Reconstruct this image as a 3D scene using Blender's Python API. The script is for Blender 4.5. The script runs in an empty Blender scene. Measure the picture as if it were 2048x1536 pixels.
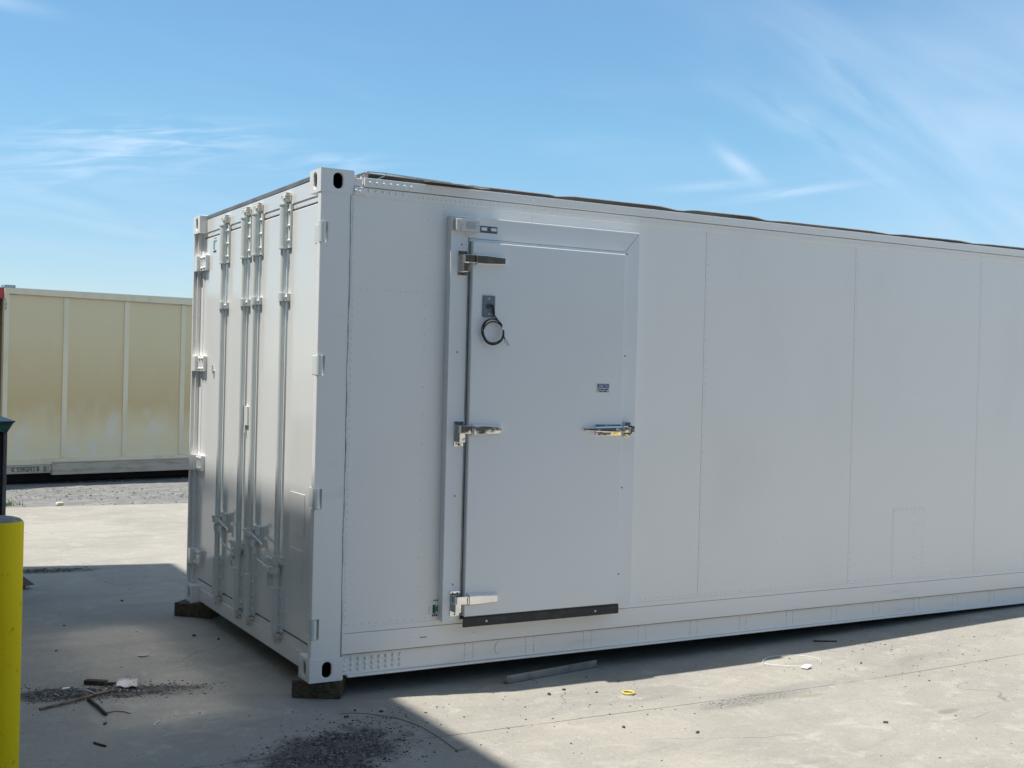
import bpy, math, random
import numpy as np
from mathutils import Vector, Matrix
R_ = math.radians
random.seed(7)
S = bpy.context.scene
COL = S.collection

# ------------------------------------------------------------------ camera
cam_d = bpy.data.cameras.new('camera')
cam = bpy.data.objects.new('camera', cam_d); COL.objects.link(cam)
right = Vector((0.86969821, -0.49297768, 0.02445487))
down = Vector((0.01779798, -0.01819167, -0.9996761))
fwd = Vector((0.49326287, 0.86985175, -0.00704726))
m = Matrix.Identity(4)
for i in range(3):
    m[i][0] = right[i]; m[i][1] = -down[i]; m[i][2] = -fwd[i]
m[0][3], m[1][3], m[2][3] = -2.10502, -5.69926, 1.57145
cam.matrix_world = m
cam_d.sensor_width = 36; cam_d.lens = 36 * 2394.5 / 2048
cam_d.clip_start = 0.05; cam_d.clip_end = 3000
S.camera = cam

# ------------------------------------------------------------------ world, sun, exposure
SUN_FROM = Vector((-0.39, 0.093, 1.0)).normalized()
W = bpy.data.worlds.new('World'); S.world = W; W.use_nodes = True
nt = W.node_tree; nt.nodes.clear()
def wn(t, **k):
    n = nt.nodes.new(t)
    for a, b in k.items(): setattr(n, a, b)
    return n
def wl(a, b): nt.links.new(a, b)
def wmath(op, a, b=None, c=None, clamp=False):
    n = wn('ShaderNodeMath', operation=op); n.use_clamp = clamp
    for i, v in enumerate((a, b, c)):
        if v is None: continue
        if isinstance(v, (int, float)): n.inputs[i].default_value = v
        else: wl(v, n.inputs[i])
    return n.outputs[0]
out = wn('ShaderNodeOutputWorld'); bg = wn('ShaderNodeBackground'); bg.inputs[1].default_value = 0.132
sky = wn('ShaderNodeTexSky', sky_type='NISHITA', sun_disc=False)
sky.sun_elevation = math.asin(SUN_FROM.z); sky.sun_rotation = math.atan2(SUN_FROM.x, SUN_FROM.y)
sky.altitude = 50; sky.air_density = 1.0; sky.dust_density = 0.15; sky.ozone_density = 1.3
tc = wn('ShaderNodeTexCoord')
DIR = tc.outputs['Generated']
def wdot(v):
    n = wn('ShaderNodeVectorMath', operation='DOT_PRODUCT'); wl(DIR, n.inputs[0]); n.inputs[1].default_value = v
    return n.outputs['Value']
def wisp(az, el, tilt, A, B, amt, sc=9.0, stretch=7.0, lo=0.40, hi=0.75, seed=0.0):
    # a cirrus streak centred on a compass direction (azimuth from +Y towards +X) and elevation
    a, e = R_(az), R_(el)
    c = Vector((math.sin(a)*math.cos(e), math.cos(a)*math.cos(e), math.sin(e)))
    h = Vector((math.cos(a), -math.sin(a), 0)); u = c.cross(h)*-1
    if u.z < 0: u = -u
    t = R_(tilt); e1 = h*math.cos(t) + u*math.sin(t); e2 = -h*math.sin(t) + u*math.cos(t)
    p, q, w = wdot(e1), wdot(e2), wdot(c)
    cx = wn('ShaderNodeCombineXYZ'); wl(wmath('MULTIPLY', p, sc), cx.inputs[0]); wl(wmath('MULTIPLY', q, sc*stretch), cx.inputs[1]); cx.inputs[2].default_value = seed
    nz = wn('ShaderNodeTexNoise'); nz.inputs['Scale'].default_value = 1; nz.inputs['Detail'].default_value = 4; nz.inputs['Roughness'].default_value = .48; nz.inputs['Distortion'].default_value = .7
    wl(cx.outputs[0], nz.inputs['Vector'])
    r = wmath('ADD', wmath('POWER', wmath('ABSOLUTE', wmath('DIVIDE', p, A)), 2), wmath('POWER', wmath('ABSOLUTE', wmath('DIVIDE', q, B)), 2))
    g = wmath('POWER', 2.718, wmath('MULTIPLY', r, -1))
    front = wmath('GREATER_THAN', w, 0.3)
    mr = wn('ShaderNodeMapRange'); mr.interpolation_type = 'SMOOTHSTEP'
    wl(nz.outputs[0], mr.inputs[0]); mr.inputs[1].default_value = lo; mr.inputs[2].default_value = hi
    return wmath('MULTIPLY', wmath('MULTIPLY', mr.outputs[0], g), wmath('MULTIPLY', front, amt*.72))
masks = []
sepz = wn('ShaderNodeSeparateXYZ'); wl(DIR, sepz.inputs[0])
# clearer blue low down, brightened and warmed overhead as added fill for the shade
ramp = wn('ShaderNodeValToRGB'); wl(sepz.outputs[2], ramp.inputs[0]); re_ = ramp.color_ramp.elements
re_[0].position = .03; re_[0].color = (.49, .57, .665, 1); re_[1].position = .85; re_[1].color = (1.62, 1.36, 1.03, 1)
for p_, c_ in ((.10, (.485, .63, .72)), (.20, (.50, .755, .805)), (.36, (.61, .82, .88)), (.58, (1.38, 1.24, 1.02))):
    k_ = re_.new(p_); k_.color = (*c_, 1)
#            az     el    tilt   A     B    amt
for a in [(49.0, 11.5, -34, .19, .085, .40, 4, 3, .30, .80, 1.0),     # broad diagonal cirrus
          (54.0, 14.0, -28, .18, .10, .36, 3, 2, .25, .80, 3.0),
          (45.8, 12.9, -36, .075, .014, .26, 10, 4, .28, .70, 5.0),
          (43.9, 11.3, -32, .075, .016, .22, 10, 4, .28, .70, 8.0),
          (40.0, 10.1, -38, .020, .0060, .52, 22, 3, .05, .75, 2.0),    # small comet-like wisp
          (42.6, 8.8, 7, .045, .0032, .30, 16, 8, .2, .5, 4.0),
          (38.8, 9.1, 4, .040, .0035, .20, 16, 8, .2, .5, 14.0),
          (12.5, 10.3, 5, .085, .014, .42, 17, 8, .40, .68, 6.0),      # streaks on the left
          (11.0, 9.4, 10, .090, .017, .36, 14, 7, .38, .70, 7.0),
          (20.0, 9.6, 6, .060, .010, .28, 16, 8, .38, .70, 17.0),
          (5.0, 15.6, -6, .045, .0055, .30, 18, 4, .2, .6, 9.0),
          (14.0, 6.2, -8, .20, .028, .22, 7, 6, .34, .74, 10.0),
          (30.0, 12.0, -6, .25, .07, .10, 5, 5, .40, .80, 12.0),
          (60.0, 6.5, -20, .14, .045, .28, 7, 4, .35, .75, 13.0)]:
    masks.append(wisp(*a))
tot = masks[0]
for k in masks[1:]: tot = wmath('ADD', tot, k)
# thin overall veil that thickens towards the horizon
sep = wn('ShaderNodeSeparateXYZ'); wl(DIR, sep.inputs[0])
veil = wmath('MULTIPLY', wmath('POWER', 2.718, wmath('MULTIPLY', wmath('ABSOLUTE', sep.outputs[2]), -9)), .22)
tot = wmath('ADD', tot, veil)
tot = wmath('MINIMUM', tot, .9)
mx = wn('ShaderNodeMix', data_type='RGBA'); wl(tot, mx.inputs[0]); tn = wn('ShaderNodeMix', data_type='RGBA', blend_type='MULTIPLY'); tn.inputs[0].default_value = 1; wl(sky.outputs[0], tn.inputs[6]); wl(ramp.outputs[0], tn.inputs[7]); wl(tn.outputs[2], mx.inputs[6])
mx.inputs[7].default_value = (5.6, 6.1, 6.9, 1)
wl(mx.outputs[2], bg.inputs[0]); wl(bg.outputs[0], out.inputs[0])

sd = bpy.data.lights.new('sun', 'SUN'); sd.energy = 4.3; sd.angle = R_(0.53); sd.color = (1.0, .955, .88)
so = bpy.data.objects.new('sun', sd); COL.objects.link(so)
so.rotation_euler = (-SUN_FROM).to_track_quat('-Z', 'Y').to_euler(); so.location = (-4, 1, 12)
vs = S.view_settings
S.display_settings.display_device = 'sRGB'; vs.view_transform = 'Standard'; vs.look = 'None'; vs.gamma = 1; vs.exposure = 0.50
S.cycles.max_bounces = 8; S.cycles.diffuse_bounces = 5; S.cycles.sample_clamp_indirect = 0; S.cycles.blur_glossy = 0.2
S.cycles.use_denoising = True

# ------------------------------------------------------------------ materials
def mat(name, base, rough=.5, metal=0.0, coat=0.0, coat_rough=.1, var=None, bump=None, spec=.5):
    """var = (colour2, scale, lo, hi) noise mix; bump = (scale, strength, detail)"""
    M = bpy.data.materials.new(name); M.use_nodes = True
    n = M.node_tree.nodes; l = M.node_tree.links; b = n['Principled BSDF']
    b.inputs['Base Color'].default_value = (*base, 1); b.inputs['Roughness'].default_value = rough
    b.inputs['Metallic'].default_value = metal; b.inputs['Coat Weight'].default_value = coat
    b.inputs['Coat Roughness'].default_value = coat_rough; b.inputs['Specular IOR Level'].default_value = spec
    t = n.new('ShaderNodeTexCoord')
    if var:
        c2, sc, lo, hi = var
        z = n.new('ShaderNodeTexNoise'); z.inputs['Detail'].default_value = 7; z.inputs['Roughness'].default_value = .6
        mp = n.new('ShaderNodeMapping')
        if isinstance(sc, (int, float)): sc = (sc, sc, sc)
        mp.inputs['Scale'].default_value = sc; l.new(t.outputs['Object'], mp.inputs[0]); l.new(mp.outputs[0], z.inputs['Vector'])
        z.inputs['Scale'].default_value = 1
        mr = n.new('ShaderNodeMapRange'); mr.interpolation_type = 'SMOOTHSTEP'; l.new(z.outputs[0], mr.inputs[0]); mr.inputs[1].default_value = lo; mr.inputs[2].default_value = hi
        x = n.new('ShaderNodeMix'); x.data_type = 'RGBA'; x.inputs[6].default_value = (*base, 1); x.inputs[7].default_value = (*c2, 1)
        l.new(mr.outputs[0], x.inputs[0]); l.new(x.outputs[2], b.inputs['Base Color'])
    if bump:
        z = n.new('ShaderNodeTexNoise'); z.inputs['Scale'].default_value = bump[0]; z.inputs['Detail'].default_value = bump[2] if len(bump) > 2 else 4
        l.new(t.outputs['Object'], z.inputs['Vector'])
        bp = n.new('ShaderNodeBump'); bp.inputs['Strength'].default_value = bump[1]; bp.inputs['Distance'].default_value = .01
        l.new(z.outputs[0], bp.inputs['Height']); l.new(bp.outputs[0], b.inputs['Normal'])
    return M
WALL = mat('wall_paint', (.885, .875, .845), .42, coat=.25, coat_rough=.3, var=((.83, .82, .785), (1.2, 1.2, .6), .45, .8), bump=(1.6, .25, 2))
RAILP = mat('rail_paint', (.875, .865, .84), .38, coat=.3, coat_rough=.22, var=((.71, .70, .67), (2, 2, 9), .55, .85), bump=(5, .25, 3))
ENDP = mat('door_paint', (.83, .835, .815), .34, coat=.7, coat_rough=.105, var=((.79, .79, .77), (3, 3, .7), .45, .8), bump=(2.2, .05, 2))
BARP = mat('rod_paint', (.71, .755, .74), .5, var=((.63, .67, .66), 9, .5, .8))
CAMP = mat('cam_paint', (.66, .65, .60), .5, var=((.28, .20, .13), 24, .52, .72))
SLABP = mat('side_door_paint', (.79, .81, .82), .36, coat=.4, coat_rough=.2, var=((.755, .775, .785), 1.5, .45, .8), bump=(1.2, .12, 2))
CHROME = mat('chrome', (.86, .86, .86), .045, metal=1, bump=(12, .055, 2))
GALV = mat('galvanised', (.42, .45, .46), .35, metal=.9, var=((.30, .33, .34), 14, .4, .7))
RUBBER = mat('black_rubber', (.028, .028, .03), .6, var=((.06, .06, .058), 18, .45, .8))
DARK = mat('unpainted_dark_steel', (.012, .011, .011), .8)
UNDER = mat('underside_tar', (.02, .02, .02), .9)
ROOFM = mat('roof_aluminium', (.62, .63, .62), .5, metal=.25, var=((.40, .40, .37), 3, .45, .75))
ROOFE = mat('weathered_roof_edge', (.105, .095, .08), .8, var=((.17, .165, .155), (3, 3, 30), .4, .7), bump=(20, .5))
CAULK = mat('caulk', (.55, .57, .57), .6, var=((.30, .31, .32), (2, 2, 14), .4, .62))
RUST = mat('rust_line', (.20, .15, .12), .8, var=((.34, .29, .23), (9, 9, 9), .45, .65))
WOOD = mat('weathered_timber', (.105, .080, .052), .85, var=((.045, .035, .025), (8, 60, 60), .4, .65), bump=(40, .6))
WOODL = mat('pale_stick_wood', (.27, .20, .135), .8, var=((.12, .085, .055), (30, 30, 30), .4, .65))
BARK = mat('dark_bark', (.045, .030, .020), .9, var=((.13, .09, .055), 30, .5, .7), bump=(60, .8))
PLASW = mat('white_plastic', (.78, .78, .76), .4)
PLASB = mat('box_plastic', (.62, .61, .56), .45)
ACRY = mat('cover_plate', (.62, .64, .65), .3, coat=.5)
SWITCH = mat('grey_switch_plate', (.16, .185, .22), .45)
BLACKP = mat('black_cable', (.016, .015, .02), .38)
INK = mat('black_ink', (.04, .045, .045), .6)
GREEN = mat('green_ink', (.03, .22, .14), .6)
PALEGREEN = mat('faded_green_ink', (.20, .42, .37), .6)
BLUE = mat('blue_ink', (.035, .05, .26), .5)
STICK = mat('sticker_white', (.52, .54, .56), .5)
TAN = mat('tan_panel', (.50, .455, .345), .6, bump=(3, .2, 3))
TANR = mat('tan_rib', (.84, .77, .57), .55, var=((.72, .63, .42), (4, 4, 1.2), .45, .8))
TANB = mat('tan_bottom_rail', (.58, .50, .41), .6, var=((.38, .33, .25), (2.5, 2.5, 14), .45, .7))
REDP = mat('faded_red_paint', (.46, .055, .07), .5)
BINP = mat('teal_green_paint', (.045, .13, .12), .5, var=((.025, .06, .05), (9, 9, 25), .45, .7), bump=(20, .4))
BINR = mat('rusty_bin_side', (.045, .03, .022), .8, var=((.03, .05, .045), 3, .4, .7))
YEL = mat('yellow_paint', (.98, .69, .006), .6, var=((.42, .32, .02), (30, 30, 18), .60, .72), bump=(30, .15), spec=.2)
CONCTOP = mat('bollard_concrete', (.24, .24, .23), .9, var=((.36, .33, .18), 40, .5, .6), bump=(50, .6))
PAPER = mat('dirty_paper', (.56, .54, .54), .7, var=((.40, .38, .36), 20, .45, .7))
CARD = mat('brown_card', (.09, .05, .035), .8)
RINGY = mat('yellow_plastic_ring', (.72, .55, .12), .4)
METALW = mat('warehouse_metal', (.38, .335, .27), .5, bump=(2, .1))
METALD = mat('warehouse_door', (.16, .17, .17), .5)
GRASSM = mat('weed_green', (.10, .17, .04), .7)

def tan_panel():
    n = TAN.node_tree.nodes; l = TAN.node_tree.links; b = n['Principled BSDF']
    t = n.new('ShaderNodeTexCoord'); s = n.new('ShaderNodeSeparateXYZ'); l.new(t.outputs['Object'], s.inputs[0])
    # rust-brown grime band around mid height, scrubbed pale patches low down
    z1 = n.new('ShaderNodeTexNoise'); z1.inputs['Scale'].default_value = 1; z1.inputs['Detail'].default_value = 5
    mp = n.new('ShaderNodeMapping'); mp.inputs['Scale'].default_value = (3.5, 3.5, .8); l.new(t.outputs['Object'], mp.inputs[0]); l.new(mp.outputs[0], z1.inputs['Vector'])
    a = n.new('ShaderNodeMath'); a.operation = 'MULTIPLY_ADD'; l.new(z1.outputs[0], a.inputs[0]); a.inputs[1].default_value = .5; l.new(s.outputs[2], a.inputs[2])
    cr = n.new('ShaderNodeValToRGB'); l.new(a.outputs[0], cr.inputs[0])
    # heights scaled 0..3 -> 0..1
    a2 = n.new('ShaderNodeMath'); a2.operation = 'DIVIDE'; l.new(a.outputs[0], a2.inputs[0]); a2.inputs[1].default_value = 3; l.new(a2.outputs[0], cr.inputs[0])
    e = cr.color_ramp.elements
    e[0].position = .22; e[0].color = (.86, .77, .53, 1); e[1].position = .95; e[1].color = (.80, .69, .45, 1)
    for p, c in ((.32, (.84, .74, .48)), (.46, (.71, .55, .29)), (.60, (.74, .60, .35)), (.76, (.79, .67, .42))):
        k = e.new(p); k.color = (*c, 1)
    z2 = n.new('ShaderNodeTexNoise'); z2.inputs['Scale'].default_value = 1; z2.inputs['Detail'].default_value = 6
    mp2 = n.new('ShaderNodeMapping'); mp2.inputs['Scale'].default_value = (3.2, 3.2, 2.4); mp2.inputs['Location'].default_value = (3, 1, 5); l.new(t.outputs['Object'], mp2.inputs[0]); l.new(mp2.outputs[0], z2.inputs['Vector'])
    mr = n.new('ShaderNodeMapRange'); mr.interpolation_type = 'SMOOTHSTEP'; l.new(z2.outputs[0], mr.inputs[0]); mr.inputs[1].default_value = .50; mr.inputs[2].default_value = .64
    lowm = n.new('ShaderNodeMapRange'); lowm.interpolation_type = 'SMOOTHSTEP'; l.new(s.outputs[2], lowm.inputs[0]); lowm.inputs[1].default_value = 1.35; lowm.inputs[2].default_value = .75
    mu = n.new('ShaderNodeMath'); mu.operation = 'MULTIPLY'; l.new(mr.outputs[0], mu.inputs[0]); l.new(lowm.outputs[0], mu.inputs[1])
    mu2 = n.new('ShaderNodeMath'); mu2.operation = 'MULTIPLY'; l.new(mu.outputs[0], mu2.inputs[0]); mu2.inputs[1].default_value = .45
    x = n.new('ShaderNodeMix'); x.data_type = 'RGBA'; l.new(mu2.outputs[0], x.inputs[0]); l.new(cr.outputs[0], x.inputs[6]); x.inputs[7].default_value = (.80, .80, .76, 1)
    l.new(x.outputs[2], b.inputs['Base Color'])
tan_panel()

def concrete():
    M = bpy.data.materials.new('concrete'); M.use_nodes = True
    n = M.node_tree.nodes; l = M.node_tree.links; b = n['Principled BSDF']; b.inputs['Roughness'].default_value = .85
    b.inputs['Specular IOR Level'].default_value = .3
    t = n.new('ShaderNodeTexCoord'); O = t.outputs['Object']
    def noise(sc, det=6, rough=.6, dist=0, loc=(0, 0, 0)):
        mp = n.new('ShaderNodeMapping'); mp.inputs['Scale'].default_value = sc if isinstance(sc, tuple) else (sc,)*3
        mp.inputs['Location'].default_value = loc; l.new(O, mp.inputs[0])
        z = n.new('ShaderNodeTexNoise'); z.inputs['Scale'].default_value = 1; z.inputs['Detail'].default_value = det
        z.inputs['Roughness'].default_value = rough; z.inputs['Distortion'].default_value = dist; l.new(mp.outputs[0], z.inputs['Vector'])
        return z.outputs[0]
    def rng(v, lo, hi, a=0, c=1):
        r = n.new('ShaderNodeMapRange'); r.interpolation_type = 'SMOOTHSTEP'; l.new(v, r.inputs[0])
        r.inputs[1].default_value = lo; r.inputs[2].default_value = hi; r.inputs[3].default_value = a; r.inputs[4].default_value = c
        return r.outputs[0]
    def mth(op, a, c=None):
        k = n.new('ShaderNodeMath'); k.operation = op
        for i, v in enumerate((a, c)):
            if v is None: continue
            if isinstance(v, (int, float)): k.inputs[i].default_value = v
            else: l.new(v, k.inputs[i])
        return k.outputs[0]
    def mix(f, a, c):
        x = n.new('ShaderNodeMix'); x.data_type = 'RGBA'; l.new(f, x.inputs[0])
        for i, v in ((6, a), (7, c)):
            if isinstance(v, tuple): x.inputs[i].default_value = (*v, 1)
            else: l.new(v, x.inputs[i])
        return x.outputs[2]
    col = mix(rng(noise(.8, 8, .62, .4), .36, .66), (.36, .338, .292), (.302, .284, .252))
    col = mix(rng(noise((.9, 3.2, 1), 7, .65, .6, (4, 2, 0)), .50, .74, 0, .75), col, (.25, .238, .22))      # tyre-dirt streaks
    col = mix(rng(noise(5.5, 8, .7, .3, (9, 1, 0)), .50, .72, 0, .6), col, (.45, .425, .372))
    col = mix(rng(noise(38, 5, .75), .54, .70, 0, .6), col, (.22, .21, .185))
    col = mix(rng(noise(26, 5, .75, 0, (3, 7, 1)), .58, .72, 0, .6), col, (.52, .50, .45))                                 # sand speckle
    col = mix(rng(noise(110, 3, .7), .60, .68, 0, .75), col, (.10, .095, .09))
    s = n.new('ShaderNodeSeparateXYZ'); l.new(O, s.inputs[0]); X, Y = s.outputs[0], s.outputs[1]
    wob = noise(7, 5, .6)
    def ell(cx, cy, ax, ay, ang, soft=.55, amt=.8):
        ca, sa = math.cos(R_(ang)), math.sin(R_(ang))
        dx, dy = mth('SUBTRACT', X, cx), mth('SUBTRACT', Y, cy)
        p = mth('DIVIDE', mth('ADD', mth('MULTIPLY', dx, ca), mth('MULTIPLY', dy, sa)), ax)
        q = mth('DIVIDE', mth('SUBTRACT', mth('MULTIPLY', dy, ca), mth('MULTIPLY', dx, sa)), ay)
        r = mth('ADD', mth('SQRT', mth('ADD', mth('MULTIPLY', p, p), mth('MULTIPLY', q, q))), mth('MULTIPLY', mth('SUBTRACT', wob, .5), 1.6))
        return rng(r, 1 + soft/2, 1 - soft/2, 0, amt)
    dirt = (.06, .058, .052)
    col = mix(ell(-.25, -.86, .46, .26, 40, .55, .85), col, dirt)
    col = mix(ell(-.93, .61, .44, .11, -12, .7, .80), col, dirt)
    col = mix(ell(2.10, -.90, .34, .08, 3, .9, .45), col, (.17, .165, .155))
    col = mix(ell(3.55, -.70, .30, .09, 3, .9, .35), col, (.18, .175, .165))
    col = mix(ell(-.62, 4.50, .40, .10, -6, .8, .6), col, dirt)
    col = mix(ell(2.86, -1.52, .09, .028, 3, .4, .6), col, (.20, .175, .13))
    col = mix(ell(2.45, -.98, .08, .02, 0, .4, .5), col, (.24, .215, .15))
    col = mix(ell(-.15, .10, .30, .13, -35, .9, .35), col, (.20, .20, .20))
    # joint across the slab
    jy = mth('ADD', mth('MULTIPLY', X, -.035), -.775)
    d = mth('ABSOLUTE', mth('SUBTRACT', mth('ADD', Y, mth('MULTIPLY', mth('SUBTRACT', noise(2.5, 4), .5), .03)), jy))
    jm = mth('MULTIPLY', rng(d, .006, .0025), rng(noise(4, 4, .6, 0, (1, 8, 0)), .36, .54, .15, .85))
    col = mix(jm, col, (.09, .085, .08))
    # hairline cracks
    v = n.new('ShaderNodeTexVoronoi'); v.feature = 'DISTANCE_TO_EDGE'; v.inputs['Scale'].default_value = .45
    mp = n.new('ShaderNodeMapping'); l.new(O, mp.inputs[0]); dn = n.new('ShaderNodeTexNoise'); dn.inputs['Scale'].default_value = 3; l.new(O, dn.inputs['Vector'])
    ad = n.new('ShaderNodeVectorMath'); ad.operation = 'MULTIPLY_ADD'; l.new(dn.outputs['Color'], ad.inputs[0]); ad.inputs[1].default_value = (.35,)*3; l.new(O, ad.inputs[2]); l.new(ad.outputs[0], v.inputs['Vector'])
    cm = mth('MULTIPLY', rng(v.outputs['Distance'], .0022, .0008), rng(noise(1.2, 3, .6, 0, (5, 5, 5)), .52, .60, 0, .55))
    col = mix(cm, col, (.12, .115, .11))
    l.new(col, b.inputs['Base Color'])
    bp = n.new('ShaderNodeBump'); bp.inputs['Strength'].default_value = .45; bp.inputs['Distance'].default_value = .006
    l.new(mth('ADD', noise(30, 8, .7), mth('MULTIPLY', noise(220, 3, .7), .35)), bp.inputs['Height']); l.new(bp.outputs[0], b.inputs['Normal'])
    return M
CONC = concrete()
GRAVEL = mat('gravel_ground', (.16, .16, .156), .95, var=((.24, .236, .228), (5, 16, 14), .45, .62), bump=(16, 1.0, 8))
STONE_G = mat('gravel_stone', (.18, .176, .17), .9, var=((.28, .275, .265), 60, .45, .6))
STONE_D = mat('dark_grit', (.055, .055, .052), .9, var=((.36, .34, .30), 50, .52, .60))

# ------------------------------------------------------------------ mesh helpers
class MB:
    def __init__(s): s.v = []; s.f = []; s.m = []; s.sm = []
    def add(s, vs, fs, mi=0, smooth=False):
        o = len(s.v); s.v += [tuple(p) for p in vs]
        for f in fs: s.f.append([i+o for i in f]); s.m.append(mi); s.sm.append(smooth)
        return s
    def box(s, x0, x1, y0, y1, z0, z1, mi=0):
        x0, x1 = sorted((x0, x1)); y0, y1 = sorted((y0, y1)); z0, z1 = sorted((z0, z1))
        v = [(x0,y0,z0),(x1,y0,z0),(x1,y1,z0),(x0,y1,z0),(x0,y0,z1),(x1,y0,z1),(x1,y1,z1),(x0,y1,z1)]
        return s.add(v, [(0,3,2,1),(4,5,6,7),(0,1,5,4),(1,2,6,5),(2,3,7,6),(3,0,4,7)], mi)
    def obox(s, c, ex, ey, ez, mi=0):   # oriented box: centre and three half-vectors
        c, ex, ey, ez = map(Vector, (c, ex, ey, ez)); v = []
        for sz in (-1, 1):
            for sx, sy in ((-1,-1),(1,-1),(1,1),(-1,1)): v.append(c + ex*sx + ey*sy + ez*sz)
        return s.add(v, [(0,3,2,1),(4,5,6,7),(0,1,5,4),(1,2,6,5),(2,3,7,6),(3,0,4,7)], mi)
    def tube(s, pts, r, n=10, mi=0, caps=True):
        pts = [Vector(p) for p in pts]; rs = r if isinstance(r, (list, tuple)) else [r]*len(pts)
        vs = []; fs = []; up = None
        for i, p in enumerate(pts):
            d = (pts[min(i+1, len(pts)-1)] - pts[max(i-1, 0)]).normalized()
            if up is None:
                up = Vector((0,0,1)) if abs(d.z) < .9 else Vector((1,0,0))
            a = (up - d*up.dot(d)).normalized(); up = a; b = d.cross(a)
            for k in range(n):
                t = 2*math.pi*k/n; vs.append(p + (a*math.cos(t) + b*math.sin(t))*rs[i])
        for i in range(len(pts)-1):
            for k in range(n): fs.append((i*n+k, i*n+(k+1)%n, (i+1)*n+(k+1)%n, (i+1)*n+k))
        s.add(vs, fs, mi, True)
        if caps:
            s.add(vs[:n], [tuple(range(n))[::-1]], mi); s.add(vs[-n:], [tuple(range(n))], mi)   # own vertices keep the sides' shading true
        return s
    def dome(s, c, nrm, r, h=None, n=8, mi=0):
        c = Vector(c); d = Vector(nrm).normalized(); h = h or r*.6
        a = (Vector((0,0,1)) if abs(d.z) < .9 else Vector((1,0,0))); a = (a - d*a.dot(d)).normalized(); b = d.cross(a)
        vs = []; fs = []
        for rr, hh in ((r, 0), (r*.8, h*.65)):
            for k in range(n):
                t = 2*math.pi*k/n; vs.append(c + (a*math.cos(t)+b*math.sin(t))*rr + d*hh)
        vs.append(c + d*h)
        for k in range(n):
            fs.append((k, (k+1)%n, n+(k+1)%n, n+k)); fs.append((n+k, n+(k+1)%n, 2*n))
        return s.add(vs, fs, mi, True)
    def holed(s, o, u, v, nrm, w, h, cx, cy, a, b, depth=.012, mi=0, N=32):
        """rectangular plate face from corner o spanning u*w, v*h, with an oblong hole (half-size a,b) and its inner lip"""
        o, u, v, nrm = map(Vector, (o, u, v, nrm)); inn = []; outp = []
        for k in range(N):
            t = 2*math.pi*k/N; ct, st = math.cos(t), math.sin(t)
            px = a*ct; py = a*st + (b-a)*(1 if st > 1e-9 else -1 if st < -1e-9 else 0)
            inn.append((cx+px, cy+py))
            L = min(((w-cx)/ct if ct > 1e-9 else 1e9), (-cx/ct if ct < -1e-9 else 1e9), ((h-cy)/st if st > 1e-9 else 1e9), (-cy/st if st < -1e-9 else 1e9))
            outp.append([cx+ct*L, cy+st*L])
        for X, Y in ((0,0),(w,0),(w,h),(0,h)):
            k = min(range(N), key=lambda i: (outp[i][0]-X)**2 + (outp[i][1]-Y)**2); outp[k] = [X, Y]
        P = lambda q, dd=0: o + u*q[0] + v*q[1] - nrm*dd
        vs = [P(q) for q in inn] + [P(q) for q in outp] + [P(q, depth) for q in inn]; fs = []
        for k in range(N):
            j = (k+1) % N; fs.append((k, N+k, N+j, j)); fs.append((k, j, 2*N+j, 2*N+k))
        return s.add(vs, fs, mi)
    def build(s, name, mats, parent=None, bevel=0, origin=None, auto=False, segs=2):
        me = bpy.data.meshes.new(name); o0 = Vector(origin) if origin is not None else Vector((0,0,0))
        me.from_pydata([tuple(Vector(p)-o0) for p in s.v], [], s.f)
        mats = mats if isinstance(mats, (list, tuple)) else [mats]
        for k in mats: me.materials.append(k)
        me.polygons.foreach_set('material_index', s.m); me.polygons.foreach_set('use_smooth', s.sm); me.update()
        o = bpy.data.objects.new(name, me); COL.objects.link(o); o.location = o0
        if parent: o.parent = parent
        if bevel:
            bv = o.modifiers.new('bevel', 'BEVEL'); bv.width = bevel; bv.segments = segs; bv.limit_method = 'ANGLE'; bv.angle_limit = R_(40)
        return o
def tag(o, label=None, cat=None, group=None, kind=None):
    if label: o['label'] = label
    if cat: o['category'] = cat
    if group: o['group'] = group
    if kind: o['kind'] = kind
    return o
def empty(name, loc=(0,0,0), rz=0):
    o = bpy.data.objects.new(name, None); o.empty_display_size = .2; COL.objects.link(o); o.location = loc; o.rotation_euler = (0, 0, rz); return o
def text(name, body, size, loc, rot, M, parent=None, sx=1.0, bold=0.0, align='LEFT'):
    c = bpy.data.curves.new(name, 'FONT'); c.body = body; c.size = size; c.offset = bold; c.align_x = align
    t = bpy.data.objects.new(name, c); COL.objects.link(t); dg = bpy.context.evaluated_depsgraph_get()
    me = bpy.data.meshes.new_from_object(t.evaluated_get(dg)); COL.objects.unlink(t); bpy.data.objects.remove(t)
    me.materials.clear(); me.materials.append(M)
    o = bpy.data.objects.new(name, me); COL.objects.link(o); o.location = loc; o.rotation_euler = rot; o.scale = (sx, 1, 1)
    if parent: o.parent = parent
    return o
SIDE = (R_(90), 0, 0); END = (R_(90), 0, R_(-90))

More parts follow.
